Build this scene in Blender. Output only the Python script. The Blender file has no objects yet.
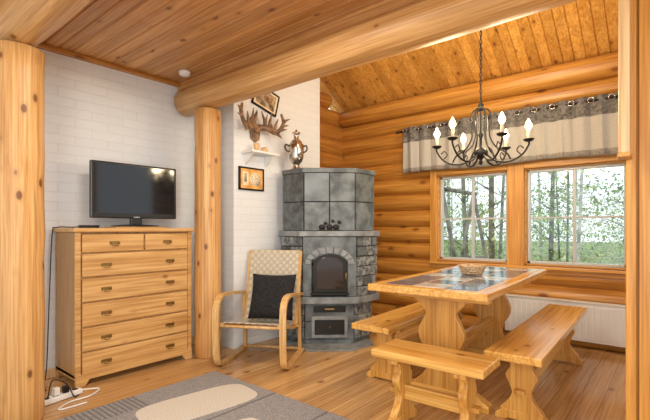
import bpy, bmesh, math, random
from mathutils import Vector, Matrix
random.seed(4)
scene=bpy.context.scene
try: scene.view_settings.view_transform='Standard'
except Exception: pass

# ---------------- materials ----------------
def nt(name):
    m=bpy.data.materials.new(name); m.use_nodes=True
    t=m.node_tree; t.nodes.clear()
    o=t.nodes.new('ShaderNodeOutputMaterial'); b=t.nodes.new('ShaderNodeBsdfPrincipled')
    t.links.new(b.outputs[0],o.inputs[0]); return m,t,b
def ramp(t,fac,stops):
    r=t.nodes.new('ShaderNodeValToRGB'); cr=r.color_ramp
    while len(cr.elements)<len(stops): cr.elements.new(0.5)
    for e,(p,c) in zip(cr.elements,stops):
        e.position=p; e.color=(*c,1) if len(c)==3 else c
    t.links.new(fac,r.inputs[0]); return r.outputs[0]
def mapping(t,src,scale):
    m=t.nodes.new('ShaderNodeMapping'); m.inputs['Scale'].default_value=scale
    t.links.new(src,m.inputs['Vector']); return m.outputs[0]
def math_(t,op,a,b=None):
    n=t.nodes.new('ShaderNodeMath'); n.operation=op
    for i,v in enumerate((a,b)):
        if v is None: continue
        if isinstance(v,(int,float)): n.inputs[i].default_value=v
        else: t.links.new(v,n.inputs[i])
    return n.outputs[0]
def mix(t,typ,fac,a,b):
    n=t.nodes.new('ShaderNodeMix'); n.data_type='RGBA'; n.blend_type=typ
    for i,v in ((0,fac),(6,a),(7,b)):
        if isinstance(v,(int,float)): n.inputs[i].default_value=v
        elif isinstance(v,tuple): n.inputs[i].default_value=(*v,1)
        else: t.links.new(v,n.inputs[i])
    return n.outputs[2]
def wood(name,c1,c2,axis='Z',rough=.4,knots=True,plank=None,kcol=(.22,.07,.015),kscale=1.0,grain=20,ksize=.1,var=.3):
    m,t,b=nt(name)
    tc=t.nodes.new('ShaderNodeTexCoord').outputs['Object']
    ai='XYZ'.index(axis); src=tc; val=None
    if plank:
        pa,pw=plank
        sep=t.nodes.new('ShaderNodeSeparateXYZ'); t.links.new(tc,sep.inputs[0])
        fl=math_(t,'FLOOR',math_(t,'DIVIDE',sep.outputs['XYZ'.index(pa)],pw))
        wn=t.nodes.new('ShaderNodeTexWhiteNoise'); wn.noise_dimensions='1D'; t.links.new(fl,wn.inputs['W'])
        val=wn.outputs['Value']
        cb=t.nodes.new('ShaderNodeCombineXYZ'); t.links.new(math_(t,'MULTIPLY',val,13.7),cb.inputs[ai])
        va=t.nodes.new('ShaderNodeVectorMath'); va.operation='ADD'
        t.links.new(tc,va.inputs[0]); t.links.new(cb.outputs[0],va.inputs[1]); src=va.outputs[0]
    s=[grain]*3; s[ai]=.9
    n=t.nodes.new('ShaderNodeTexNoise'); n.inputs['Scale'].default_value=1; n.inputs['Detail'].default_value=6; n.inputs['Distortion'].default_value=.9
    t.links.new(mapping(t,src,tuple(s)),n.inputs['Vector'])
    col=ramp(t,n.outputs[0],[(.34,c2),(.62,c1)])
    s=[grain*4]*3; s[ai]=2.0
    n2=t.nodes.new('ShaderNodeTexNoise'); n2.inputs['Scale'].default_value=1; n2.inputs['Detail'].default_value=3
    t.links.new(mapping(t,src,tuple(s)),n2.inputs['Vector'])
    col=mix(t,'MULTIPLY',.6,col,ramp(t,n2.outputs[0],[(.36,(.60,.46,.33)),(.58,(1,1,1))]))
    if knots:
        s=[5.5*kscale]*3; s[ai]=3.2*kscale
        v=t.nodes.new('ShaderNodeTexVoronoi'); v.inputs['Scale'].default_value=1
        t.links.new(mapping(t,src,tuple(s)),v.inputs['Vector'])
        ring=ramp(t,v.outputs['Distance'],[(ksize*1.2,(.5,.5,.5)),(ksize*2.4,(0,0,0))])
        col=mix(t,'MIX',ring,col,tuple(c*.75 for c in c2))
        k=ramp(t,v.outputs['Distance'],[(0,(1,1,1)),(ksize*1.0,(.85,.85,.85)),(ksize*1.35,(0,0,0))])
        col=mix(t,'MIX',k,col,kcol)
    if val is not None:
        col=mix(t,'MULTIPLY',1.0,col,ramp(t,val,[(0,(1-var,1-var*1.15,1-var*1.3)),(1,(1.0,1.0,1.0))]))
    t.links.new(col,b.inputs['Base Color']); b.inputs['Roughness'].default_value=rough
    bp=t.nodes.new('ShaderNodeBump'); bp.inputs['Strength'].default_value=.15; bp.inputs['Distance'].default_value=.01
    t.links.new(n2.outputs[0],bp.inputs['Height']); t.links.new(bp.outputs[0],b.inputs['Normal'])
    return m
def plain(name,c,rough=.5,metal=0,noise=0,nscale=20,bump=0,emit=0,spec=None):
    m,t,b=nt(name); b.inputs['Base Color'].default_value=(*c,1); b.inputs['Roughness'].default_value=rough; b.inputs['Metallic'].default_value=metal
    if spec is not None: b.inputs['Specular IOR Level'].default_value=spec
    if noise or bump:
        tc=t.nodes.new('ShaderNodeTexCoord').outputs['Object']
        n=t.nodes.new('ShaderNodeTexNoise'); n.inputs['Scale'].default_value=nscale; n.inputs['Detail'].default_value=6
        t.links.new(tc,n.inputs['Vector'])
        lo=tuple(x*(1-noise) for x in c); hi=tuple(min(1,x*(1+noise)) for x in c)
        t.links.new(ramp(t,n.outputs[0],[(.35,lo),(.65,hi)]),b.inputs['Base Color'])
        if bump:
            bp=t.nodes.new('ShaderNodeBump'); bp.inputs['Strength'].default_value=bump; bp.inputs['Distance'].default_value=.01
            t.links.new(n.outputs[0],bp.inputs['Height']); t.links.new(bp.outputs[0],b.inputs['Normal'])
    if emit:
        b.inputs['Emission Color'].default_value=(*c,1); b.inputs['Emission Strength'].default_value=emit
    return m
def brickmat():
    m,t,b=nt('white_painted_brick')
    tc=t.nodes.new('ShaderNodeTexCoord').outputs['Object']
    sep=t.nodes.new('ShaderNodeSeparateXYZ'); t.links.new(tc,sep.inputs[0])
    cb=t.nodes.new('ShaderNodeCombineXYZ')
    t.links.new(math_(t,'ADD',sep.outputs[0],sep.outputs[1]),cb.inputs[0]); t.links.new(sep.outputs[2],cb.inputs[1])
    br=t.nodes.new('ShaderNodeTexBrick'); br.inputs['Scale'].default_value=1
    br.inputs['Brick Width'].default_value=.24; br.inputs['Row Height'].default_value=.072; br.inputs['Mortar Size'].default_value=.005; br.inputs['Mortar Smooth'].default_value=.8
    br.inputs['Color1'].default_value=(.79,.82,.85,1); br.inputs['Color2'].default_value=(.76,.79,.82,1); br.inputs['Mortar'].default_value=(.72,.75,.78,1)
    t.links.new(cb.outputs[0],br.inputs['Vector']); t.links.new(br.outputs['Color'],b.inputs['Base Color'])
    n=t.nodes.new('ShaderNodeTexNoise'); n.inputs['Scale'].default_value=28; t.links.new(tc,n.inputs['Vector'])
    h=math_(t,'SUBTRACT',math_(t,'MULTIPLY',n.outputs[0],.9),br.outputs['Fac'])
    bp=t.nodes.new('ShaderNodeBump'); bp.inputs['Strength'].default_value=.35; bp.inputs['Distance'].default_value=.006
    t.links.new(h,bp.inputs['Height']); t.links.new(bp.outputs[0],b.inputs['Normal']); b.inputs['Roughness'].default_value=.5
    return m
M_logX=wood('log_wood_x',(.65,.33,.070),(.46,.19,.030),'X',.33,ksize=.11)
M_logY=wood('log_wood_y',(.58,.28,.060),(.40,.16,.026),'Y',.36,ksize=.11)
M_post=wood('post_wood',(.74,.45,.18),(.58,.30,.095),'Z',.42,kcol=(.17,.055,.015),ksize=.115,kscale=1.7,grain=24)
M_beam=wood('beam_wood',(.68,.41,.17),(.52,.28,.09),'X',.4,ksize=.085,kscale=1.2,grain=24)
M_end=plain('log_end_grain',(.50,.28,.10),.6,noise=.3,nscale=30)
M_ceilflat=wood('ceiling_boards_flat',(.78,.45,.19),(.60,.31,.105),'X',.42,plank=('Y',.095),kscale=1.3,ksize=.10,var=.22,kcol=(.24,.08,.02))
M_ceilslope=wood('ceiling_boards_slope',(.84,.47,.115),(.66,.32,.06),'Y',.4,plank=('X',.095),kscale=1.5,ksize=.12,var=.28,kcol=(.28,.10,.02))
M_floor=wood('floor_pine',(.76,.50,.23),(.62,.37,.14),'Y',.16,plank=('X',.125),ksize=.09,var=.28,kcol=(.30,.12,.035))
M_trimX=wood('trim_wood_x',(.72,.37,.08),(.56,.25,.04),'X',.4,knots=False)
M_trimZ=wood('trim_wood_z',(.72,.37,.08),(.56,.25,.04),'Z',.4,knots=False)
M_pale=wood('pale_wood',(.84,.60,.34),(.74,.48,.22),'Z',.4,knots=False)
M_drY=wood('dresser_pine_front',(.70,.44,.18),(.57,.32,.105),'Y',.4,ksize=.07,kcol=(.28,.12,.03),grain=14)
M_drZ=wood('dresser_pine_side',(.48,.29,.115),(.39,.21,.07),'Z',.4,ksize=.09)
M_tabY=wood('table_pine',(.82,.50,.15),(.68,.35,.07),'Y',.18,ksize=.08,kcol=(.3,.1,.02))
M_tabZ=wood('table_leg_pine',(.76,.43,.11),(.58,.28,.05),'Z',.35,ksize=.08,kcol=(.3,.1,.02))
M_tabX=wood('bench_pine_x',(.80,.46,.12),(.62,.32,.06),'X',.27,ksize=.07,kcol=(.3,.1,.02))
M_birch=wood('bent_birch',(.74,.49,.21),(.62,.37,.13),'Z',.35,knots=False)
M_brick=brickmat()
M_white=plain('white_enamel',(.80,.81,.80),.35)
M_sash=plain('window_sash_grey',(.52,.55,.54),.4)
M_black=plain('black_plastic',(.012,.012,.013),.3)
M_screen=plain('tv_screen_glass',(.008,.009,.012),.07)
M_iron=plain('black_iron',(.02,.019,.018),.45,.6)
M_brass=plain('brass',(.36,.24,.09),.35,1)
M_silver=plain('samovar_nickel',(.50,.46,.41),.22,1,noise=.3,nscale=16)
M_soap=plain('soapstone_smooth',(.110,.128,.138),.42,noise=.5,nscale=9,bump=.15)
M_soap2=plain('soapstone_mid',(.095,.11,.115),.5,noise=.45,nscale=14,bump=.2)
M_soap3=plain('soapstone_blue',(.135,.158,.175),.4,noise=.45,nscale=5,bump=.1)
M_soapr=plain('soapstone_split',(.19,.205,.205),.8,noise=.65,nscale=26,bump=1.0)
M_soapd=plain('soapstone_joint',(.03,.034,.037),.8)
M_soapl=plain('soapstone_ledge',(.22,.24,.25),.4,noise=.3,nscale=12)
M_glassd=plain('stove_glass',(.03,.018,.010),.08)
M_slate=plain('slate_tile_blue',(.08,.14,.22),.12,noise=.5,nscale=7)
M_tilel=plain('tile_pale',(.48,.54,.58),.12,noise=.25,nscale=8)
M_web1=plain('webbing_beige',(.50,.44,.34),.9); M_web2=plain('webbing_cream',(.64,.58,.47),.9)
M_cush=plain('black_cushion',(.016,.016,.018),.95,noise=.5,nscale=60,bump=.8)
M_rug=plain('rug_grey',(.28,.28,.29),.98,noise=.3,nscale=120,bump=.6)
M_rug2=plain('rug_cream',(.62,.59,.53),.98,noise=.15,nscale=120,bump=.6)
M_rug3=plain('rug_dark',(.17,.17,.18),.98,noise=.2,nscale=160,bump=.6)
M_lin=plain('linen_taupe',(.43,.41,.37),.9,noise=.06,nscale=80)
M_lin2=plain('linen_dark_band',(.15,.14,.13),.9,noise=.45,nscale=40)
M_antler=plain('antler_brown',(.24,.14,.08),.5,noise=.55,nscale=18)
M_paper=plain('picture_orange',(.85,.40,.10),.7,noise=.3,nscale=14)
M_cream=plain('picture_cream',(.80,.68,.48),.7,noise=.15,nscale=14)
M_paper2=plain('picture_dark_print',(.34,.26,.16),.7,noise=.7,nscale=16)
M_bulb=plain('bulb_glow',(1,.80,.50),.4,emit=12)
M_candle=plain('candle_sleeve',(.75,.62,.42),.5)
M_wick=plain('wicker',(.60,.42,.25),.8,noise=.4,nscale=60,bump=.5)
M_bark=plain('tree_bark',(.22,.21,.17),.9,noise=.5,nscale=6)
M_birchb=plain('birch_bark',(.62,.62,.58),.9,noise=.45,nscale=5)
M_leaf=plain('leaves',(.27,.42,.12),.8,noise=.4,nscale=1.5)
M_leaf2=plain('leaves_yellow',(.48,.57,.26),.8,noise=.3,nscale=1.5)
M_leaf3=plain('needles_dark',(.10,.19,.09),.9,noise=.3,nscale=1.5)
M_ground=plain('forest_floor',(.24,.29,.12),.95,noise=.5,nscale=1.2)
def glassm():
    m=bpy.data.materials.new('window_glass'); m.use_nodes=True; t=m.node_tree; t.nodes.clear()
    o=t.nodes.new('ShaderNodeOutputMaterial'); a=t.nodes.new('ShaderNodeBsdfTransparent'); g=t.nodes.new('ShaderNodeBsdfGlossy'); g.inputs['Roughness'].default_value=.02
    x=t.nodes.new('ShaderNodeMixShader'); x.inputs[0].default_value=.04
    t.links.new(a.outputs[0],x.inputs[1]); t.links.new(g.outputs[0],x.inputs[2]); t.links.new(x.outputs[0],o.inputs[0]); return m
M_glass=glassm()

# ---------------- builder ----------------
class B:
    def __init__(s): s.bm=bmesh.new()
    def merge(s,tmp,mi=0,M=None,smooth=False):
        if M is not None: tmp.transform(M)
        bmesh.ops.recalc_face_normals(tmp,faces=tmp.faces)
        for f in tmp.faces:
            if mi is not None: f.material_index=mi
            f.smooth=smooth
        me=bpy.data.meshes.new('t'); tmp.to_mesh(me); s.bm.from_mesh(me); bpy.data.meshes.remove(me); tmp.free()
    def box(s,c,d,mi=0,bev=0,M=None):
        t=bmesh.new(); bmesh.ops.create_cube(t,size=1)
        for v in t.verts: v.co=Vector((v.co.x*d[0],v.co.y*d[1],v.co.z*d[2]))
        if bev: bmesh.ops.bevel(t,geom=list(t.edges),offset=bev,segments=2,affect='EDGES',profile=.5)
        T=Matrix.Translation(c)
        s.merge(t,mi,(T@M) if M is not None else T)
    def bx(s,x0,x1,y0,y1,z0,z1,mi=0,bev=0):
        s.box(((x0+x1)/2,(y0+y1)/2,(z0+z1)/2),(x1-x0,y1-y0,z1-z0),mi,bev)
    def tube(s,pts,r,mi=0,seg=10,endmi=None):
        pts=[Vector(p) for p in pts]; n=len(pts)
        rs=r if isinstance(r,(list,tuple)) else [r]*n
        t=bmesh.new(); rings=[]; up=None
        for i,p in enumerate(pts):
            d=(pts[min(i+1,n-1)]-pts[max(i-1,0)]).normalized()
            if up is None:
                up=Vector((0,0,1)) if abs(d.z)<.9 else Vector((1,0,0))
            a=(up-d*up.dot(d)).normalized(); up=a; b=d.cross(a)
            rings.append([t.verts.new(p+(a*math.cos(2*math.pi*k/seg)+b*math.sin(2*math.pi*k/seg))*rs[i]) for k in range(seg)])
        for i in range(n-1):
            for k in range(seg):
                t.faces.new((rings[i][k],rings[i][(k+1)%seg],rings[i+1][(k+1)%seg],rings[i+1][k]))
        caps=[t.faces.new(rings[0]),t.faces.new(rings[-1])]
        bmesh.ops.recalc_face_normals(t,faces=t.faces)
        for f in t.faces: f.material_index=mi; f.smooth=True
        for f in caps: f.smooth=False; f.material_index=endmi if endmi is not None else mi
        me=bpy.data.meshes.new('t'); t.to_mesh(me); s.bm.from_mesh(me); bpy.data.meshes.remove(me); t.free()
    def log(s,p0,p1,r,mi=0,endmi=1,rings=14,seg=28,jit=.02,seed=0):
        rnd=random.Random(seed); p0=Vector(p0); p1=Vector(p1); pts=[];rs=[]
        e=.012
        L=(p1-p0).length
        ts=[0,.012/L]+[i/rings for i in range(1,rings)]+[1-.012/L,1]
        for k,f in enumerate(ts):
            o=Vector((rnd.uniform(-1,1),rnd.uniform(-1,1),rnd.uniform(-1,1)))*r*jit
            if k<2 or k>len(ts)-3: o=Vector((0,0,0))
            pts.append(p0.lerp(p1,f)+o)
            rs.append(r*(1+rnd.uniform(-jit,jit))-(e if k in(0,len(ts)-1) else 0))
        s.tube(pts,rs,mi,seg,endmi)
    def band(s,pts,w,th,side=(1,0,0),mi=0):
        pts=[Vector(p) for p in pts]; side=Vector(side); n=len(pts); t=bmesh.new(); R=[]
        for i,p in enumerate(pts):
            d=(pts[min(i+1,n-1)]-pts[max(i-1,0)]).normalized(); nn=d.cross(side).normalized()
            R.append([t.verts.new(p+side*a*w/2+nn*b*th/2) for a,b in((-1,-1),(1,-1),(1,1),(-1,1))])
        for i in range(n-1):
            for k in range(4): t.faces.new((R[i][k],R[i][(k+1)%4],R[i+1][(k+1)%4],R[i+1][k]))
        t.faces.new(R[0]); t.faces.new(R[-1]); s.merge(t,mi)
    def prism(s,outline,th,mi=0,M=None,bev=0):
        t=bmesh.new(); a=[t.verts.new((x,-th/2,z)) for x,z in outline]; b=[t.verts.new((x,th/2,z)) for x,z in outline]
        n=len(outline); t.faces.new(a); t.faces.new(b[::-1])
        for i in range(n): t.faces.new((a[i],b[i],b[(i+1)%n],a[(i+1)%n]))
        if bev:
            bmesh.ops.recalc_face_normals(t,faces=t.faces)
            ed=[e for e in t.edges if abs(e.verts[0].co.y-e.verts[1].co.y)<1e-6]
            bmesh.ops.bevel(t,geom=ed,offset=bev,segments=2,affect='EDGES',profile=.5)
        s.merge(t,mi,M)
    def lathe(s,prof,c=(0,0,0),seg=24,mi=0,M=None):
        t=bmesh.new(); R=[]
        for r,z in prof:
            R.append([t.verts.new((max(r,1e-4)*math.cos(2*math.pi*k/seg),max(r,1e-4)*math.sin(2*math.pi*k/seg),z)) for k in range(seg)])
        for i in range(len(R)-1):
            for k in range(seg): t.faces.new((R[i][k],R[i][(k+1)%seg],R[i+1][(k+1)%seg],R[i+1][k]))
        t.faces.new(R[0]); t.faces.new(R[-1])
        T=Matrix.Translation(c); s.merge(t,mi,(T@M) if M is not None else T,smooth=True)
    def done(s,name,mats,loc=(0,0,0),rz=0,parent=None):
        me=bpy.data.meshes.new(name); s.bm.to_mesh(me); s.bm.free()
        for m in mats: me.materials.append(m)
        o=bpy.data.objects.new(name,me); scene.collection.objects.link(o); o.location=loc; o.rotation_euler=(0,0,rz)
        if parent: o.parent=parent
        return o
def cat(pts,n=6):
    P=[Vector(p) for p in pts]; P=[P[0]*2-P[1]]+P+[P[-1]*2-P[-2]]; out=[]
    for i in range(1,len(P)-2):
        for k in range(n):
            t=k/n; a,b,c,d=P[i-1:i+3]
            out.append(.5*((2*b)+(c-a)*t+(2*a-5*b+4*c-d)*t*t+(3*b-a-3*c+d)*t**3))
    out.append(P[-2]); return out
def symoutline(prof,n=5):
    pts=cat([(w,0,z) for w,z in prof],n)
    r=[(p.x,p.z) for p in pts]; return r+[(-x,z) for x,z in r[::-1]]

# ---------------- room dims ----------------
XL=-3.55; YW=4.61; ZC=2.43; BX=-3.10; BY0,BY1=2.42,3.62; SL=.6; ZT=2.70
def zs(y): return ZT+SL*(YW-y)

b=B()
for k in range(56):
    x=-3.75+.125*k
    b.bx(x+.0012,x+.125-.0012,-2.2,4.75,-.03,0)
b.bx(-3.75,3.25,-2.2,4.75,-.12,-.006)
b.done('floor',[M_floor])

def boards(B_,o,u,v,n,width,length,nw,gap=.007):
    o,u,v,n=map(Vector,(o,u,v,n)); t=bmesh.new(); cnt=int(round(width/nw))
    prof=[]
    for i in range(cnt):
        prof+=[(i*nw,-gap*1.5),(i*nw+gap,0),((i+1)*nw-gap,0)]
    prof.append((cnt*nw,-gap))
    a=[t.verts.new(o+u*x+n*h) for x,h in prof]; c=[t.verts.new(o+u*x+n*h+v*length) for x,h in prof]
    for i in range(len(prof)-1): t.faces.new((a[i],a[i+1],c[i+1],c[i]))
    for f in t.faces: f.smooth=False
    me=bpy.data.meshes.new('t'); t.to_mesh(me); B_.bm.from_mesh(me); bpy.data.meshes.remove(me); t.free()
b=B(); boards(b,(-3.6,-2.185,ZC),(0,1,0),(1,0,0),(0,0,-1),4.37,6.6,.095)
b.bx(-3.6,3.0,-2.185,2.18,ZC+.014,ZC+.06)
b.bx(-3.6,3.0,2.13,2.19,ZC-.075,ZC+.06)
b.done('ceiling',[M_ceilflat])
vd=Vector((0,-1,SL)).normalized(); nn=Vector((0,-SL,-1)).normalized()
b=B(); boards(b,(-3.705,4.75,zs(4.75)),(1,0,0),vd,nn,6.65,3.05,.095)
b.merge((lambda t:(bmesh.ops.create_cube(t,size=1),t)[1])(bmesh.new()),0,Matrix.Translation(Vector((-.4,4.75,zs(4.75)))+vd*1.52-nn*.045)@Matrix.Rotation(-math.atan(SL),4,'X')@Matrix.Diagonal((6.6,3.0,.05,1)))
b.done('ceiling_sloped',[M_ceilslope])
b=B(); b.bx(-3.6,3.0,2.2,2.26,ZC+.02,zs(2.2)-.02); b.done('wall_loft',[M_trimX])

def rows(b,axis,a0,a1,z0,z1,pitch,pos,nrm,mi=0,back=.09,bulge=.068,amax=None,skip=None):
    k=0; z=z0
    while z<z1-.02:
        zt=min(z+pitch,z1); segs=[(a0,a1)]
        if skip: segs=skip(k,segs)
        for s0,s1 in segs:
            if amax: s1=min(s1,amax(zt))
            if s1-s0<.03: continue
            pr=[]
            for i in range(17):
                f=.5-.5*math.cos(math.pi*i/16); d=bulge*(1-abs(2*f-1)**2.3)
                pr.append((d,z+(zt-z)*f))
            pr=[(-back,z)]+pr+[(-back,zt)]
            t=bmesh.new(); ends=[]
            for s_ in (s0,s1):
                vs=[]
                for d,zz in pr:
                    zz=max(zz,0)
                    vs.append(t.verts.new((s_,pos+nrm*d,zz) if axis=='X' else (pos+nrm*d,s_,zz)))
                ends.append(vs)
            n=len(pr)
            for i in range(n): t.faces.new((ends[0][i],ends[0][(i+1)%n],ends[1][(i+1)%n],ends[1][i]))
            t.faces.new(ends[0]); t.faces.new(ends[1][::-1])
            b.merge(t,mi,smooth=False)
        z=zt; k+=1
P=.1943; Z0=-.05
WIN=[(-2.13,-1.35),(-1.195,-.335)]
def skip(k,s):
    if 4<=k<=8:
        return [(-3.55,WIN[0][0]),(WIN[0][1],WIN[1][0]),(WIN[1][1],3.0)]
    return s
b=B(); rows(b,'X',-3.55,3.0,Z0,2.68,P,YW,-1,skip=skip)
b.log((-3.5,YW-.05,2.56),(3.0,YW-.05,2.56),.105,0,1)
b.done('wall_back',[M_logX,M_end])
b=B(); rows(b,'Y',BY1,YW-.01,Z0,3.30,P,XL,1,amax=lambda z: YW-.01 if z<2.70 else YW-(z-ZT)/SL-.02)
b.done('wall_left_log',[M_logY])
b=B(); b.bx(XL-.15,XL,-2.2,BY0,0,ZC); b.done('wall_left',[M_brick])
b=B()
Mx=Matrix.Translation(((BX+XL-.1)/2,0,0))@Matrix.Rotation(math.pi/2,4,'Z')
ol=[(BY0,0),(BY1,0),(BY1,zs(BY1)-.03),(BY0,zs(BY0)-.03)]
b.prism(ol,BX-(XL-.1),0,Mx); b.done('wall_chimney',[M_brick])
b=B(); b.bx(XL,XL+.05,-2.2,BY0-.28,ZC-.035,ZC-.001,0,.004); b.done('trim_1',[M_logY])
b=B(); b.bx(XL,XL+.018,-2.2,BY0-.005,0,.07,0,.004); b.done('baseboard_left',[M_pale])
b=B(); b.bx(-.165,1.6,2.2,2.34,0,ZC-.1); b.done('wall_right',[M_trimZ])
b=B(); b.bx(-.172,-.135,2.165,2.198,0,2.1,0,.006); b.bx(-.128,.1,2.175,2.198,0,2.1,1,.004); b.done('trim_2',[M_trimZ,M_trimZ])
b=B(); b.bx(-.188,-.15,2.06,2.16,1.40,2.11,0,.004); b.bx(-.19,-.148,2.055,2.163,1.385,1.40,1); b.done('trim_3',[M_pale,M_logX])

# ---------------- windows ----------------
zb,ztp=Z0+4*P,Z0+9*P
for i,(x0,x1) in enumerate(WIN):
    b=B()
    f=.016; y=YW+.02
    for (a0,a1,c0,c1) in ((x0,x0+f,zb,ztp),(x1-f,x1,zb,ztp),(x0,x1,zb,zb+f),(x0,x1,ztp-f,ztp)):
        b.bx(a0,a1,y-.06,y+.05,c0,c1,0,.003)
    s=.026
    X0,X1,C0,C1=x0+f,x1-f,zb+f,ztp-f
    for (a0,a1,c0,c1) in ((X0,X0+s,C0,C1),(X1-s,X1,C0,C1),(X0,X1,C0,C0+s),(X0,X1,C1-s,C1)):
        b.bx(a0,a1,y-.02,y+.02,c0,c1,1,.003)
    xm=(x0+x1)/2; zm=(zb+ztp)/2
    b.bx(xm-.013,xm+.013,y-.015,y+.015,C0,C1,1)
    b.bx(X0,X1,y-.012,y+.012,zm-.02,zm-.002,1)
    b.bx(X0+.01,X1-.01,y-.002,y+.002,C0+.01,C1-.01,2)
    b.done('window_%d'%(i+1),[M_trimX,M_sash,M_glass])
b=B(); w=.075; y0,y1=YW-.085,YW-.069
b.bx(WIN[0][0]-w,WIN[0][0]+.004,y0,y1,zb-w,ztp+w,0,.005)
b.bx(WIN[0][1]-.004,WIN[1][0]+.004,y0,y1,zb-w,ztp+w,0,.005)
b.bx(WIN[1][1]-.004,WIN[1][1]+w,y0,y1,zb-w,ztp+w,0,.005)
for j in (0,1):
    b.bx(WIN[j][0]+.005,WIN[j][1]-.005,y0,y1,ztp-.004,ztp+w,1,.004)
    b.bx(WIN[j][0]+.005,WIN[j][1]-.005,y0,y1,zb-w,zb-.002,1,.004)
b.bx(WIN[0][0]-w,WIN[1][1]+w,YW-.12,y0,zb-.03,zb-.004,1,.005)
for x0,x1 in WIN:
    b.bx(x0-.002,x0+.004,y1,YW-.04,zb,ztp,0); b.bx(x1-.004,x1+.002,y1,YW-.04,zb,ztp,0)
b.done('trim_window',[M_trimZ,M_trimX])

# ---------------- beams & posts ----------------
b=B(); b.log((-3.47,2.16,2.238),(3.0,2.16,2.238),.12,0,1,seed=3,rings=18); b.done('ceiling_beam',[M_beam,M_end])
b=B(); b.log((-3.47,.73,2.238),(3.0,.73,2.238),.12,0,1,seed=5,rings=18); b.bx(-3.47,3,.68,.78,2.33,ZC-.004); b.done('ceiling_beam',[M_beam,M_end])
b=B(); b.log((-3.12,2.16,0),(-3.12,2.16,2.118),.112,0,1,seed=8); b.done('log_post',[M_post,M_end])
b=B(); b.log((-2.88,.73,0),(-2.88,.73,2.118),.128,0,1,seed=9); b.done('log_post',[M_post,M_end])

b=B(); b.lathe([(.0,-.04),(.03,-.04),(.045,-.03),(.05,-.01),(.05,0)],(-3.22,2.0,ZC-.002)); b.done('smoke_detector',[M_white])

# ---------------- dresser ----------------
D=.37; W=.90; H=1.10
b=B()
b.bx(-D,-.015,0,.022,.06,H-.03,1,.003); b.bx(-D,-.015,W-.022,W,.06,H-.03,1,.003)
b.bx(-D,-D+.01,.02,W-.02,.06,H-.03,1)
b.bx(-D-.005,.025,-.02,W+.02,H-.03,H,0,.008)
b.bx(-D,.0,.0,W,.05,.085,0,.003)
b.bx(-D+.01,-.02,.02,W-.02,.08,H-.03,1)
b.prism([(0,0),(.06,0),(.09,.045),(W-.09,.045),(W-.06,0),(W,0),(W,.085),(0,.085)],.022,0,Matrix.Translation((.0,0,0))@Matrix.Rotation(math.pi/2,4,'Z'),.003)
b.bx(-D,-D+.05,0,.05,0,.06,0); b.bx(-D,-D+.05,W-.05,W,0,.06,0)
for yy in (.0,W-.035): b.bx(-.02,.004,yy,yy+.035,.08,H-.03,0,.003)
z=H-.045; hs=[.125]+[.160]*5
for i,h in enumerate(hs):
    z1=z; z0=z-h; z=z0-.012
    if i==0: spl=[(.042,W/2+.03),(W/2+.042,W-.042)]
    else: spl=[(.042,W-.042)]
    b.bx(-.02,-.006,.03,W-.03,z0-.014,z0+.002,1)
    for (a,c) in spl:
        b.bx(-.02,.012,a,c,z0,z1,0,.006)
        kn=[(a+c)/2] if i==0 else [a+.16,c-.16]
        for ky in kn:
            zc=(z0+z1)/2
            b.box((.0135,ky,zc),(.003,.075,.024),2,.001)
            b.tube([(.026 if 0<j<8 else .014,ky+.028*math.cos(q),zc-.0-.020*math.sin(q)) for j,q in [(j,math.pi*j/8) for j in range(9)]],.0035,2,6)
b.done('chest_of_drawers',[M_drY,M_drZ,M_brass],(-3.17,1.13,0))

# ---------------- TV ----------------
b=B()
b.box((0,0,.28),(.035,.68,.43),0,.008); b.box((.0185,0,.29),(.002,.635,.375),1)
b.box((-.03,0,.27),(.04,.4,.25),0,.01)
b.box((0,0,.045),(.03,.09,.07),0,.006)
b.lathe([(0,0),(.14,0),(.14,.008),(.05,.016),(0,.018)],(0,0,.001),32,0,Matrix.Diagonal((.75,1.35,1,1)))
b.box((.016,0,.075),(.004,.05,.006),2)
b.done('television',[M_black,M_screen,M_silver],(-3.33,1.63,H+.0105),math.radians(-2))
b=B(); b.box((0,0,0),(.2,.40,.008),0,.003); b.done('tv_base_board',[M_tabY],(-3.33,1.63,H+.0048))
b=B(); b.box((0,0,0),(.045,.15,.02),0,.006); [b.box((.0+.01*(j%2)-.005,-.05+.02*j,.011),(.008,.01,.004),1) for j in range(5)]
b.done('remote_control',[M_black,M_white],(-3.25,1.25,H+.011),.4)
b=B(); b.tube(cat([(-3.35,1.3,H+.02),(-3.4,1.2,H+.006),(-3.46,1.11,H+.004),(-3.5,1.095,H-.05),(-3.51,1.08,.6),(-3.5,1.06,.1),(-3.42,1.02,.012),(-3.25,.98,.012)],8),.004,0,6); b.done('television_cable',[M_black])
b=B(); b.box((0,0,.02),(.06,.26,.035),0,.008)
for j in range(4): b.lathe([(0,0),(.02,0),(.02,.001),(0,.001)],(0,-.09+.06*j,.0385),12,1)
b.tube(cat([(0,.13,.02),(.06,.22,.01),(.12,.12,.008),(.1,0,.006),(.16,-.1,.006),(.2,.05,.006)],8),.005,0,6)
b.tube(cat([(0,-.08,.04),(.0,-.05,.14),(.03,.02,.1),(.05,.06,.008),(-.02,.16,.006)],8),.004,1,6)
for (y_,h_) in ((-.03,.05),(.03,.045)): b.box((0,y_,.038+h_/2),(.035,.035,h_),1 if y_>0 else 0,.006)
b.done('power_strip',[M_white,M_black],(-3.04,1.0,0),.2)

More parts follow.
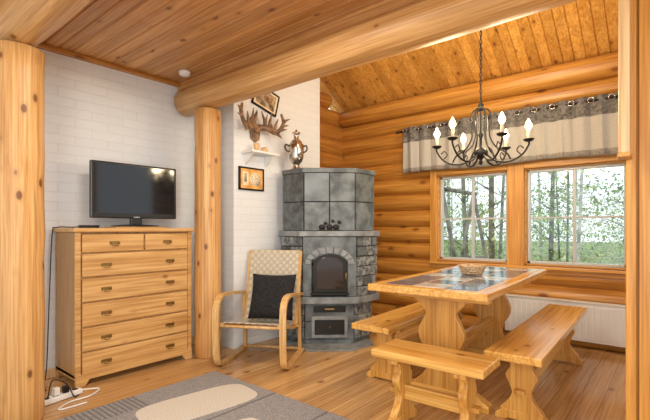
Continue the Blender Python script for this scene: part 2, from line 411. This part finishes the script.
# ---------------- rug ----------------
b=B(); b.bx(-2.71,-1.0,-.6,1.94,.0005,.014,0,.004)
def blob(cx,cy,rx,ry,rot,pw,mi,z,n=40):
    t=bmesh.new(); vs=[]
    for k in range(n):
        a=2*math.pi*k/n; x=math.copysign(abs(math.cos(a))**pw,math.cos(a))*rx; y=math.copysign(abs(math.sin(a))**pw,math.sin(a))*ry
        X=cx+x*math.cos(rot)-y*math.sin(rot); Y=cy+x*math.sin(rot)+y*math.cos(rot)
        if X<-2.705 or Y>1.935: X=max(X,-2.705); Y=min(Y,1.935)
        vs.append(t.verts.new((X,Y,z)))
    f=t.faces.new(vs); r=bmesh.ops.extrude_face_region(t,geom=[f])
    for v in r['geom']:
        if isinstance(v,bmesh.types.BMVert): v.co.z-=.003
    b.merge(t,mi)
blob(-2.28,1.52,.18,.36,-.15,.5,1,.0165)
b.bx(-2.05,-2.035,-.5,1.93,.0135,.0158,2)
b.bx(-1.60,-1.585,-.5,1.93,.0135,.0158,2)
blob(-1.82,1.2,.10,.40,0,.5,1,.0163)
for q in range(14): b.bx(-2.70,-2.50,.9+.03*q,.912+.03*q,.0135,.0155,2)
b.done('area_rug',[M_rug,M_rug2,M_rug3])

# ---------------- fireplace ----------------
ang=math.atan2(.67,.742)
FO=(-2.525,3.09,0)
def foot(hw,sw,g,bk=0):
    return [(-hw-g*.4,-g),(hw+g*.4,-g),(sw+g,(sw-hw)-g*.4),(sw+g,.30),(.05+g*.2,.70),(-.05-g*.0,.70),(-sw-g*0.2,.27),(-sw-g*.6,(sw-hw)-g*.4)]
def extr(b,fp,z0,z1,mi,bev=0):
    t=bmesh.new(); a=[t.verts.new((x,y,z0)) for x,y in fp]; c=[t.verts.new((x,y,z1)) for x,y in fp]; n=len(fp)
    t.faces.new(a); t.faces.new(c)
    for i in range(n): t.faces.new((a[i],a[(i+1)%n],c[(i+1)%n],c[i]))
    bmesh.ops.recalc_face_normals(t,faces=t.faces)
    if bev: bmesh.ops.bevel(t,geom=list(t.edges),offset=bev,segments=2,affect='EDGES',profile=.5)
    b.merge(t,mi)
def blocks(b,p0,p1,z0,z1,nr,nc,mi,th=.018,gap=.006,jit=0,stag=True):
    p0=Vector((*p0,0)); p1=Vector((*p1,0)); d=(p1-p0); L=d.length; d.normalize(); nrm=Vector((d.y,-d.x,0))
    a=math.atan2(d.y,d.x); hh=(z1-z0)/nr
    for r in range(nr):
        edges=[L*i/nc for i in range(nc+1)]
        if stag and r%2 and nc>1:
            edges=[0]+[L*(i+.5)/nc for i in range(nc)]+[L]
        for i in range(len(edges)-1):
            l0,l1=edges[i],edges[i+1]
            tt=th+random.uniform(0,jit); c=p0+d*(l0+l1)/2+nrm*(tt/2-.002); c.z=z0+hh*(r+.5)
            b.box(c,(l1-l0-gap,tt,hh-gap),mi if not isinstance(mi,tuple) else random.choice(mi),.003 if not jit else .006,Matrix.Rotation(a,4,'Z'))
b=B()
extr(b,[(-.42,-.02),(-.2,-.22),(.2,-.22),(.42,-.02),(.40,.15),(-.40,.15)],.001,.012,3,.003)
fl=foot(.24,.43,-.02); extr(b,foot(.22,.40,0),0,.05,0)
extr(b,fl,.05,.39,2)
for e in ((7,0),(0,1),(1,2)):
    blocks(b,fl[e[0]],fl[e[1]],.05,.39,3 if e[0]!=0 else 2,1,1 if e[0]!=0 else 0,.02,.005,.01 if e[0] else 0)
extr(b,foot(.26,.47,.035),.39,.455,3,.006)
fm=foot(.25,.45,.0); extr(b,fm,.455,1.02,2)
for e in ((7,0),(1,2),(2,3),(6,7)):
    blocks(b,fm[e[0]],fm[e[1]],.455,1.02,6,1 if e[0] in(2,6) else 2,(1,1,7),.02,.007,.02)
arch=[(-.165,.0),(.165,.0),(.165,.26)]+[(.165*math.cos(q),.26+.10*math.sin(q)) for q in [math.pi*j/10 for j in range(1,10)]]+[(-.165,.26)]
b.box((-.21,-.012,.62),(.085,.026,.325),0,.004); b.box((.21,-.012,.62),(.085,.026,.325),0,.004)
b.box((0,-.008,.90),(.50,.02,.235),0,.004)
nv=9
for j in range(nv):
    q0=math.pi*j/nv+.02; q1=math.pi*(j+1)/nv-.02
    pts=[(.175*math.cos(q0),.105*math.sin(q0)),(.235*math.cos(q0),.165*math.sin(q0)),(.235*math.cos(q1),.165*math.sin(q1)),(.175*math.cos(q1),.105*math.sin(q1))]
    b.prism(pts,.03,3,Matrix.Translation((0,-.018,.76)),.003)
b.prism(arch,.03,4,Matrix.Translation((0,-.022,.495)),.004)
inn=[(x*.76,.035+z*.84) for x,z in arch]
b.prism(inn,.012,5,Matrix.Translation((0,-.036,.495)),.002)
b.tube([(.15,-.04,.60),(.15,-.06,.60),(.15,-.06,.68),(.15,-.04,.68)],.006,6,8)
for zz in (.55,.78): b.tube([(-.16,-.045,zz-.03),(-.16,-.045,zz+.03)],.008,4,8)
b.box((0,-.035,.485),(.36,.05,.02),4,.004)
b.box((0,.01,.34),(.30,.05,.06),4,.004); b.box((0,-.02,.34),(.09,.012,.014),6,.003)
b.box((0,0,.17),(.34,.032,.20),3,.004); b.box((0,.0,.17),(.28,.045,.14),4,.004); b.lathe([(0,0),(.012,0),(.012,.02),(0,.025)],(0,-.02,.17),12,6,Matrix.Rotation(math.pi/2,4,'X'))
extr(b,foot(.27,.48,.03),1.02,1.072,3,.008)
fu=foot(.24,.435,0); extr(b,fu,1.072,1.62,2)
for e in ((7,0),(0,1),(1,2),(2,3),(6,7)):
    blocks(b,fu[e[0]],fu[e[1]],1.072,1.62,2,2 if e[0]==0 else 1,(0,7) if e[0] else (0,0,8),.018,.008,0,stag=False)
extr(b,foot(.25,.45,.015),1.62,1.665,0,.006)
b.done('soapstone_fireplace',[M_soap,M_soapr,M_soapd,M_soapl,M_iron,M_glassd,M_brass,M_soap2,M_soap3],FO,ang)
def fl2w(x,y,z):
    c,s=math.cos(ang),math.sin(ang); return (FO[0]+x*c-y*s,FO[1]+x*s+y*c,z)
b=B()
def blobs(b,c,r,mi=0):
    t=bmesh.new(); bmesh.ops.create_icosphere(t,subdivisions=2,radius=1)
    b.merge(t,mi,Matrix.Translation(c)@Matrix.Diagonal((*r,1)),True)
for (x,zz) in ((-.07,1),(.0,1.3),(.06,1.15)):
    blobs(b,(x,0,.035),(.035,.014,.028)); blobs(b,(x+.03,0,.07*zz),(.017,.014,.018)); blobs(b,(x+.045,0,.066*zz),(.01,.008,.008))
    for q in (-.02,.02):
        for p in (-.006,.006): b.tube([(x+q,p,0),(x+q,p,.03)],.006,0,6)
b.box((0,0,.004),(.24,.03,.008),0)
b.done('carved_bear_figurines',[M_iron],fl2w(.0,-.012,1.0735),ang)
b=B()
b.lathe([(0,0),(.07,0),(.07,.012),(.05,.02),(.035,.05),(.04,.06),(.07,.085),(.088,.12),(.092,.2),(.092,.245),(.085,.25),(.07,.258),(.07,.27),(.05,.29),(.03,.3),(.03,.34),(.05,.35),(.048,.362),(.02,.366),(.012,.385),(0,.395)],mi=0,seg=28,M=Matrix.Diagonal((.82,.82,1.05,1)))
for sx in (-1,1): b.tube(cat([(sx*.068,0,.24),(sx*.105,0,.255),(sx*.11,0,.21),(sx*.07,0,.18)],5),.007,1,8)
b.tube([(0,-.065,.12),(0,-.12,.115),(0,-.125,.09)],.008,0,8); b.tube([(0,-.10,.12),(0,-.10,.15),(.02,-.10,.15)],.005,1,8)
b.done('samovar',[M_silver,M_iron],fl2w(-.32,.22,1.666),ang+.3)

# ---------------- wall decor ----------------
b=B()
b.prism([(-.05,-.08),(0,-.11),(.05,-.08),(.06,0),(.05,.06),(-.05,.06),(-.06,0)],.02,0,Matrix.Translation((.012,0,0))@Matrix.Rotation(math.pi/2,4,'Z'),.004)
blobs(b,(.04,0,.02),(.035,.04,.045),1)
for s_ in (-1,1):
    main=cat([(.05,s_*.02,.03),(.08,s_*.09,.03),(.10,s_*.16,.0),(.12,s_*.22,.03),(.13,s_*.26,.11),(.12,s_*.24,.19)],5)
    b.tube(main,[.030-.018*i/(len(main)-1) for i in range(len(main))],1,8)
    for (i,dx,dy,dz) in ((3,.05,.0,.12),(6,.04,.01,.15),(10,.03,.03,.13),(14,.05,.06,.02),(8,.07,.02,-.05),(17,.02,.07,.03),(20,.03,.06,.04),(12,.04,.04,-.06),(4,.0,-.05,.15),(9,.0,-.03,.10)):
        p=main[i]; b.tube([p,p+Vector((dx*.5,s_*dy*.3,dz*.5)),p+Vector((dx,s_*dy,dz))],[.019,.014,.004],1,7)
b.done('mounted_antlers',[M_antler,M_antler],(BX+.001,2.66,2.02))
b=B(); b.bx(0,.15,-.17,.17,0,.022,0,.004); 
for yy in (-.12,.12): b.prism([(0,0),(.11,0),(0,-.10)],.018,0,Matrix.Translation((0,yy,0)))
b.done('wall_shelf',[M_white],(BX+.001,2.68,1.79))
b=B(); b.lathe([(0,0),(.02,0),(.024,.04),(.03,.07),(.028,.072),(0,.06)],(0,0,0),14,0); b.lathe([(0,0),(.03,0),(.035,.03),(.02,.05),(0,.052)],(0,.1,0),14,0); b.done('candle_cups',[M_pale],(BX+.08,2.62,1.813))
def frame(name,y,z,w,h,tilt,mats,f=.016):
    b=B()
    b.box((.008,0,0),(.012,w-f,h-f),1)
    for s_ in (-1,1):
        b.box((.01,s_*(w-f)/2,0),(.02,f,h),0,.002); b.box((.01,0,s_*(h-f)/2),(.02,w,f),0,.002)
    if name=='framed_picture':
        R=Matrix.Rotation(math.pi/2,4,'Y')
        b.lathe([(0,0),(.066,0),(.066,.003),(0,.003)],(.014,.045,0),24,2,R)
        for q in range(12):
            a=q*math.pi/6; b.box((.0185,.045+.052*math.sin(a),.052*math.cos(a)),(.002,.007,.007),0)
        b.tube([(.019,.045,0),(.019,.07,.015)],.002,0,5); b.tube([(.019,.045,0),(.019,.045,.04)],.002,0,5)
        b.box((.0145,-.075,0),(.002,.07,.13),2); b.box((.016,-.075,.01),(.002,.03,.08),3)
    else:
        b.box((.0145,0,0),(.002,w*.75,h*.7),2)
        blobs(b,(.016,.02,.01),(.004,.06,.03),3); blobs(b,(.016,.07,.035),(.004,.02,.02),3)
    o=b.done(name,mats,(BX+.001,y,z)); o.rotation_euler=(tilt,0,0)
frame('framed_picture',2.62,1.56,.30,.215,0,[M_iron,M_paper,M_cream,M_paper2])
frame('framed_print',2.80,2.35,.32,.22,-.25,[M_iron,M_cream,M_paper2,M_antler])

# ---------------- armchair ----------------
b=B(); hw=.27
for s_ in (-1,1):
    x=s_*hw
    side=cat([(x,.28,.02),(x,.1,.014),(x,-.2,.014),(x,-.29,.05),(x,-.32,.15),(x,-.33,.38),(x,-.31,.50),(x,-.24,.555),(x,-.1,.56),(x,.12,.535),(x,.24,.52)],5)
    b.band(side,.05,.022,mi=0)
    b.band(cat([(x*.87,-.30,.345),(x*.87,-.1,.30),(x*.87,.10,.255),(x*.87,.20,.28),(x*.87,.25,.42),(x*.87,.31,.65),(x*.87,.36,.89)],5),.035,.024,mi=0)
    b.band([(x*.95,.23,.53),(x*.95,.24,.3),(x*.95,.26,.03)],.03,.018,mi=0)
    b.tube([(x*.83,-.28,.33),(x,-.315,.33)],.01,0,8)
for (y,z) in ((-.30,.335),(.17,.25),(.355,.885),(.26,.03),(.25,.36)):
    b.tube([(-hw,y,z),(hw,y,z)] if z<.8 else [(-hw*.87,y,z),(hw*.87,y,z)],.012,0,8)
path=cat([(0,-.30,.362),(0,-.1,.318),(0,.09,.272),(0,.175,.295),(0,.235,.42),(0,.295,.65),(0,.345,.895)],5)
cum=[0]
for i in range(1,len(path)): cum.append(cum[-1]+(path[i]-path[i-1]).length)
def at(s_):
    for i in range(1,len(path)):
        if cum[i]>=s_: 
            f=(s_-cum[i-1])/(cum[i]-cum[i-1]); return path[i-1].lerp(path[i],f)
    return path[-1]
NR=36; NC=15; Lp=cum[-1]; t=bmesh.new()
for r in range(NR):
    for c in range(NC):
        g=.0006
        s0=Lp*r/NR+g; s1=Lp*(r+1)/NR-g; x0=-hw*.84+2*hw*.84*c/NC+g; x1=-hw*.84+2*hw*.84*(c+1)/NC-g
        o=.004 if (r+c)%2 else 0
        p0=at(s0);p1=at(s1); d=(p1-p0).normalized(); n=Vector((0,-d.z,d.y))
        q=[(x0,p0),(x1,p0),(x1,p1),(x0,p1)]
        top=[t.verts.new(Vector((x,0,0))+p+n*(o+.002)) for x,p in q]; bot=[t.verts.new(Vector((x,0,0))+p+n*(o-.002)) for x,p in q]
        fs=[t.faces.new(top),t.faces.new(bot[::-1])]+[t.faces.new((top[i],top[(i+1)%4],bot[(i+1)%4],bot[i])) for i in range(4)]
        for f in fs: f.material_index=1 if (r+c)%2 else 2
b.merge(t,None)
chl=(-2.685,2.40,0); chr_=math.atan2(.315,.56)
b.done('armchair',[M_birch,M_web1,M_web2],chl,chr_)
b=B(); t=bmesh.new(); n=14; sz=.20
g={}
for sd in (1,-1):
    for i in range(n+1):
        for j in range(n+1):
            u=i/n*2-1; v=j/n*2-1; th=.065*((1-u**4)*(1-v**4))**.5
            pin=1-.06*(1-abs(u)**2)*abs(v)**3; pin2=1-.06*(1-abs(v)**2)*abs(u)**3
            edge=(i in(0,n) or j in(0,n))
            if edge and sd==-1: g[(sd,i,j)]=g[(1,i,j)]; continue
            g[(sd,i,j)]=t.verts.new((u*sz*pin2,sd*th,v*sz*pin))
    for i in range(n):
        for j in range(n): t.faces.new((g[(sd,i,j)],g[(sd,i+1,j)],g[(sd,i+1,j+1)],g[(sd,i,j+1)]))
b.merge(t,0,Matrix.Rotation(math.radians(-20),4,'X'),True)
c,s_=math.cos(chr_),math.sin(chr_); lx,ly=.04,.135
b.done('throw_pillow',[M_cush],(chl[0]+lx*c-ly*s_,chl[1]+lx*s_+ly*c,.505),chr_)

# ---------------- table ----------------
b=B(); TW,TL=.74,1.72
b.bx(-TW/2,TW/2,-TL/2,TL/2,.705,.748,0,.006)
nx,ny=3,8; m=.075; cw=(TW-2*m)/nx; cl=(TL-2*m)/ny
for i in range(nx):
    for j in range(ny):
        x=-TW/2+m+cw*(i+.5); y=-TL/2+m+cl*(j+.5)
        b.box((x,y,.7485),(cw-.016,cl-.016,.003),4 if (i==1 and j%2==0) or (i!=1 and j%4==3) else 1,.001)
leg=symoutline([(.19,.085),(.185,.10),(.13,.15),(.085,.22),(.095,.30),(.14,.38),(.15,.44),(.12,.51),(.10,.56),(.15,.62),(.20,.65)])
for yy in (-.56,.56):
    b.prism(leg,.05,2,Matrix.Translation((0,yy,0)),.005)
    b.prism([(-.30,0),(-.2,0),(-.17,.02),(.17,.02),(.2,0),(.30,0),(.30,.04),(.22,.09),(-.22,.09),(-.30,.04)],.075,3,Matrix.Translation((0,yy,0)),.006)
    b.box((0,yy,.675),(.6,.07,.06),3,.006)
b.box((0,0,.30),(.04,1.24,.11),0,.005)
for yy in (-.62,.62): b.box((0,yy,.30),(.07,.03,.03),2,.004)
b.done('dining_table',[M_tabY,M_slate,M_tabZ,M_tabX,M_tilel],(-1.19,3.11,0),math.radians(3))
bleg=symoutline([(.115,.055),(.11,.07),(.075,.11),(.05,.16),(.065,.21),(.085,.26),(.06,.31),(.075,.35),(.11,.375)])
def bench(name,w,L,loc,rz,h=.43,matT=None):
    b=B(); b.bx(-w/2,w/2,-L/2,L/2,h-.042,h,0,.007)
    k=w/.29
    for sgn in (-1,1):
        yy=sgn*(L/2-min(.22,L*.2))
        b.prism([(x*k,z*(h-.042)/.388+.0) for x,z in bleg],.045,1,Matrix.Translation((0,yy,0)),.004)
        b.prism([(-.14*k,0),(-.09*k,0),(-.07*k,.012),(.07*k,.012),(.09*k,0),(.14*k,0),(.14*k,.03),(.1*k,.06),(-.1*k,.06),(-.14*k,.03)],.06,1,Matrix.Translation((0,yy,0)),.004)
        b.box((0,yy,h-.055),(w*.86,.06,.03),1,.004)
        b.box((0,yy+sgn*.04,.18),(.05,.05,.025),1,.003)
    b.box((0,0,.18),(.03,L-2*min(.22,L*.2)+.02,.08),0,.004)
    b.done(name,[matT or M_tabY,M_tabZ],loc,rz)
bench('wooden_bench',.29,1.80,(-.71,3.25,0),math.radians(2))
bench('wooden_bench',.30,1.75,(-1.66,3.30,0),math.radians(2))
bench('wooden_bench',.28,.62,(-1.02,2.135,0),math.radians(92),h=.425)
b=B(); b.lathe([(0,0),(.07,0),(.085,.03),(.10,.065),(.104,.07),(.098,.07),(.08,.035),(.066,.01),(0,.008)],(0,0,0),28,0)
for k in range(4): b.tube([(( .075+.008*k)*math.cos(q),(.075+.008*k)*math.sin(q),.012+.017*k) for q in [2*math.pi*j/24 for j in range(25)]],.006,0,6)
b.done('bread_basket',[M_wick],(-1.20,3.17,.7515))
b=B(); b.bx(-1.35,-.2,4.44,4.50,.07,.42,0,.008)
for k in range(22):
    x=-1.32+k*.05; b.bx(x,x+.03,4.434,4.442,.10,.39,0,.003)
b.bx(-1.35,-.2,4.43,4.52,.42,.43,0,.003)
for x in (-1.2,-.35): b.bx(x,x+.03,4.45,4.49,0,.07,0); b.bx(x,x+.03,4.50,4.54,.2,.24,0)
b.done('radiator',[M_white])

# ---------------- curtain valance + rod ----------------
E=bpy.data.objects.new('curtain_valance',None); scene.collection.objects.link(E)
b=B(); y0=4.43
rod=2.235
t=bmesh.new(); NX=340; X0,X1=-2.50,-.38; zl=[2.275,2.255,2.235,2.21,2.16,2.10,2.02,1.92,1.86,1.80,1.745]; G=[]
for i in range(NX+1):
    x=X0+(X1-X0)*i/NX; ph=2*math.pi*(x-X0)/.155
    G.append([t.verts.new((x+.006*math.sin(ph*2+z*3),y0+(.022 if z>2.1 else .018)*math.sin(ph+.4*math.sin(x*9)*(2.2-z))+.004*math.sin(ph*2.3+z*4),z+(.010*math.sin(x*5) if z<1.8 else 0))) for z in zl])
for i in range(NX):
    for j in range(len(zl)-1):
        f=t.faces.new((G[i][j],G[i+1][j],G[i+1][j+1],G[i][j+1])); f.material_index=0 if zl[j]>2.12 else 1
        if j==len(zl)-2: f.material_index=2
for f in t.faces: f.smooth=True
me=bpy.data.meshes.new('t'); t.to_mesh(me); b.bm.from_mesh(me); bpy.data.meshes.remove(me); t.free()
M_lin3=plain('linen_hem',(.27,.25,.22),.9,noise=.2,nscale=60)
o=b.done('valance_fabric',[M_lin2,M_lin,M_lin3],parent=E); md=o.modifiers.new('s','SOLIDIFY'); md.thickness=.003
b=B(); b.tube([(-2.56,y0,rod),(-.3,y0,rod)],.011,0,10)
for x in (-2.57,-.29): b.lathe([(0,-.02),(.02,-.012),(.024,0),(.02,.012),(0,.02)],(x,y0,rod),12,0)
for x in (-2.53,-1.26,-.34): b.tube([(x,y0,rod),(x,YW-.06,rod)],.009,0,8); b.box((x,YW-.075,rod),(.03,.01,.06),0)
for k in range(14):
    x=X0+.039+.155*k
    b.tube([(x+.024*math.cos(q),y0-.027,rod+.024*math.sin(q)) for q in [2*math.pi*j/16 for j in range(17)]],.004,1,6)
b.done('curtain_rod',[M_black,M_silver],parent=E)

# ---------------- chandelier ----------------
b=B()
b.lathe([(0,-.10),(.012,-.095),(.016,-.08),(.008,-.065),(.02,-.05),(.045,-.03),(.05,0),(.03,.02),(.012,.03),(.01,.10),(.022,.12),(.01,.14),(.008,.30),(.02,.32),(.02,.34),(.006,.36),(.006,.40),(0,.40)],seg=16)
na=6
for k in range(na):
    a=2*math.pi*k/na+.25; c,s_=math.cos(a),math.sin(a)
    PP=lambda r,z:(r*c,r*s_,z)
    b.tube(cat([PP(.035,-.02),PP(.10,-.075),PP(.19,-.085),PP(.27,-.045),PP(.315,.02),PP(.315,.05)],5),.007,0,7)
    b.tube(cat([PP(.01,.30),PP(.05,.30),PP(.075,.22),PP(.06,.12),PP(.10,.03),PP(.17,-.02),PP(.20,-.07)],5),.006,0,7)
    b.tube(cat([PP(.27,-.045),PP(.24,-.01),PP(.26,.02),PP(.285,.0)],4),.004,0,6)
    b.lathe([(0,0),(.02,.0),(.036,.012),(.038,.018),(.012,.012),(0,.012)],PP(.315,.045),14,0)
    b.lathe([(0,0),(.0115,0),(.0115,.065),(0,.067)],PP(.315,.057),12,1)
    b.lathe([(0,0),(.010,.004),(.022,.025),(.022,.04),(.010,.064),(.003,.08),(0,.082)],PP(.315,.123),12,2)
zc0=.40; ztop=zs(3.11)-1.66-.03; n=int((ztop-zc0)/.03)
for k in range(n):
    z=zc0+.03*k+.012; 
    pts=[]
    for j in range(11):
        q=2*math.pi*j/10; h=.009*math.cos(q); pts.append((h,0,z+.02*math.sin(q)) if k%2 else (0,h,z+.02*math.sin(q)))
    b.tube(pts,.0024,0,5)
b.tube([(0,0,.40),(.004,.004,ztop)],.003,0,5)
b.lathe([(0,0),(.05,.0),(.045,-.03),(.01,-.05),(0,-.05)],(0,0,ztop+.01),16,0)
CH=(-1.113,3.11,1.66)
b.done('chandelier',[M_iron,M_candle,M_bulb],CH)
for k in range(na):
    a=2*math.pi*k/na+.25
    l=bpy.data.lights.new('chandelier_bulb_light','POINT'); l.energy=8; l.color=(1,.78,.48); l.shadow_soft_size=.05
    lo=bpy.data.objects.new('chandelier_bulb_light',l); lo.location=(CH[0]+.315*math.cos(a),CH[1]+.315*math.sin(a),CH[2]+.26); scene.collection.objects.link(lo)

# ---------------- outdoors ----------------
b=B(); b.bx(-45,30,5.2,60,-1.1,-.6); b.done('ground',[M_ground])
b=B(); rnd=random.Random(7)
tr=[]
for k in range(80):
    y=rnd.uniform(10,31); x=rnd.uniform(-1.25,.15)*y*.75+rnd.uniform(-2,2)
    r=rnd.uniform(.02,.08); tr.append((x,y,r)); ln=rnd.uniform(-.3,.3)
    mi=rnd.choice([0,0,1]); top=rnd.uniform(5,9)
    b.tube([(x,y,-.7),(x+ln*.4,y,2),(x+ln,y+.1,top)],[r,r*.8,r*.3],mi,7)
    for q in range(6):
        z=rnd.uniform(.3,5); a=rnd.uniform(0,6.28); L=rnd.uniform(.5,1.5)
        b.tube([(x+ln*.2,y,z),(x+ln*.2+L*.5*math.cos(a),y+L*.5*math.sin(a),z+L*.3),(x+ln*.2+L*math.cos(a),y+L*math.sin(a),z+L*.45)],[r*.25,r*.17,.005],mi,4)
vs=[];fs=[];ms=[]
def leafc(px,py,pz,s_,mm):
    i=len(vs); py=max(py,8.4)
    for _ in range(3): vs.append((px+rnd.uniform(-1,1)*s_,py+rnd.uniform(-1,1)*s_,pz+rnd.uniform(-1,1)*s_))
    fs.append((i,i+1,i+2)); ms.append(mm)
for c_ in range(680):
    m_=rnd.choice([2,2,3])
    if rnd.random()<.5:
        x,y,r=rnd.choice(tr); cx,cy,cz=x+rnd.gauss(0,.8),y+rnd.gauss(0,.5),rnd.uniform(-.2,5)
    else:
        cy=rnd.uniform(14,34); cx=rnd.uniform(-1.3,.2)*cy*.8; cz=rnd.uniform(-.6,2.6); m_=rnd.choice([2,4,3,3])
    R=rnd.uniform(.3,.9)
    for k in range(110): leafc(cx+rnd.gauss(0,R),cy+rnd.gauss(0,R*.6),max(-.6,cz+rnd.gauss(0,R*.6)),rnd.uniform(.03,.085),m_)
me=bpy.data.meshes.new('t'); me.from_pydata(vs,[],fs)
me.polygons.foreach_set('material_index',ms); b.bm.from_mesh(me); bpy.data.meshes.remove(me)
b.done('birch_trees',[M_bark,M_birchb,M_leaf,M_leaf2,M_leaf3])
b=B()
for y in (6.6,8.0):
    b.tube([(-3.45,y,-.6),(-3.0,y,1.75)],.035,0,8); b.tube([(-2.55,y,-.6),(-3.0,y,1.75)],.035,0,8); b.tube([(-3.22,y,.55),(-2.78,y,.55)],.025,0,8)
b.tube([(-3.0,6.5,1.75),(-3.0,8.1,1.75)],.035,0,8)
for y in (7.0,7.6): b.tube([(-3.0,y,1.72),(-3.0,y,.0)],.008,0,5)
b.box((-3.0,7.3,-.01),(.2,.66,.03),0)
b.done('garden_swing_set',[M_bark])

# ---------------- world & lights ----------------
w=bpy.data.worlds.new('World'); scene.world=w; w.use_nodes=True
bg=w.node_tree.nodes['Background']; bg.inputs[0].default_value=(.86,.94,1,1); bg.inputs[1].default_value=1.6
def area(name,loc,tgt,size,e,col):
    l=bpy.data.lights.new(name,'AREA'); l.energy=e; l.size=size; l.color=col; l.shape='DISK'
    o=bpy.data.objects.new(name,l); o.location=loc; o.rotation_euler=(Vector(tgt)-Vector(loc)).to_track_quat('-Z','Y').to_euler(); scene.collection.objects.link(o)
area('rear_fill',(.9,-1.2,2.0),(-1.8,2.6,1.1),1.2,48,(1,.94,.82))  # added soft fill behind the camera, not a lamp of the room
area('overhead_fill',(-1.6,1.2,2.3),(-1.6,1.3,0),.6,28,(1,.92,.80))  # added fill just under the flat ceiling; no fitting hangs there
area('upward_fill',(.2,-.9,.9),(-2.0,1.0,2.43),.8,26,(1,.88,.72))  # unseen fill behind the camera, added to brighten the flat ceiling
area('slope_fill',(-1.3,2.6,2.9),(-1.8,4.3,2.6),.7,26,(1,.88,.66))  # added fill for the sloped ceiling and log wall; no lamp up there

cam=bpy.data.cameras.new('camera'); co=bpy.data.objects.new('camera',cam); scene.collection.objects.link(co)
co.location=(0,0,1.10); co.rotation_euler=(math.radians(90),0,math.asin(.641))
cam.sensor_width=36; cam.sensor_fit='HORIZONTAL'; cam.lens=424/650*36; cam.shift_y=18/650; cam.clip_start=.05
scene.camera=co
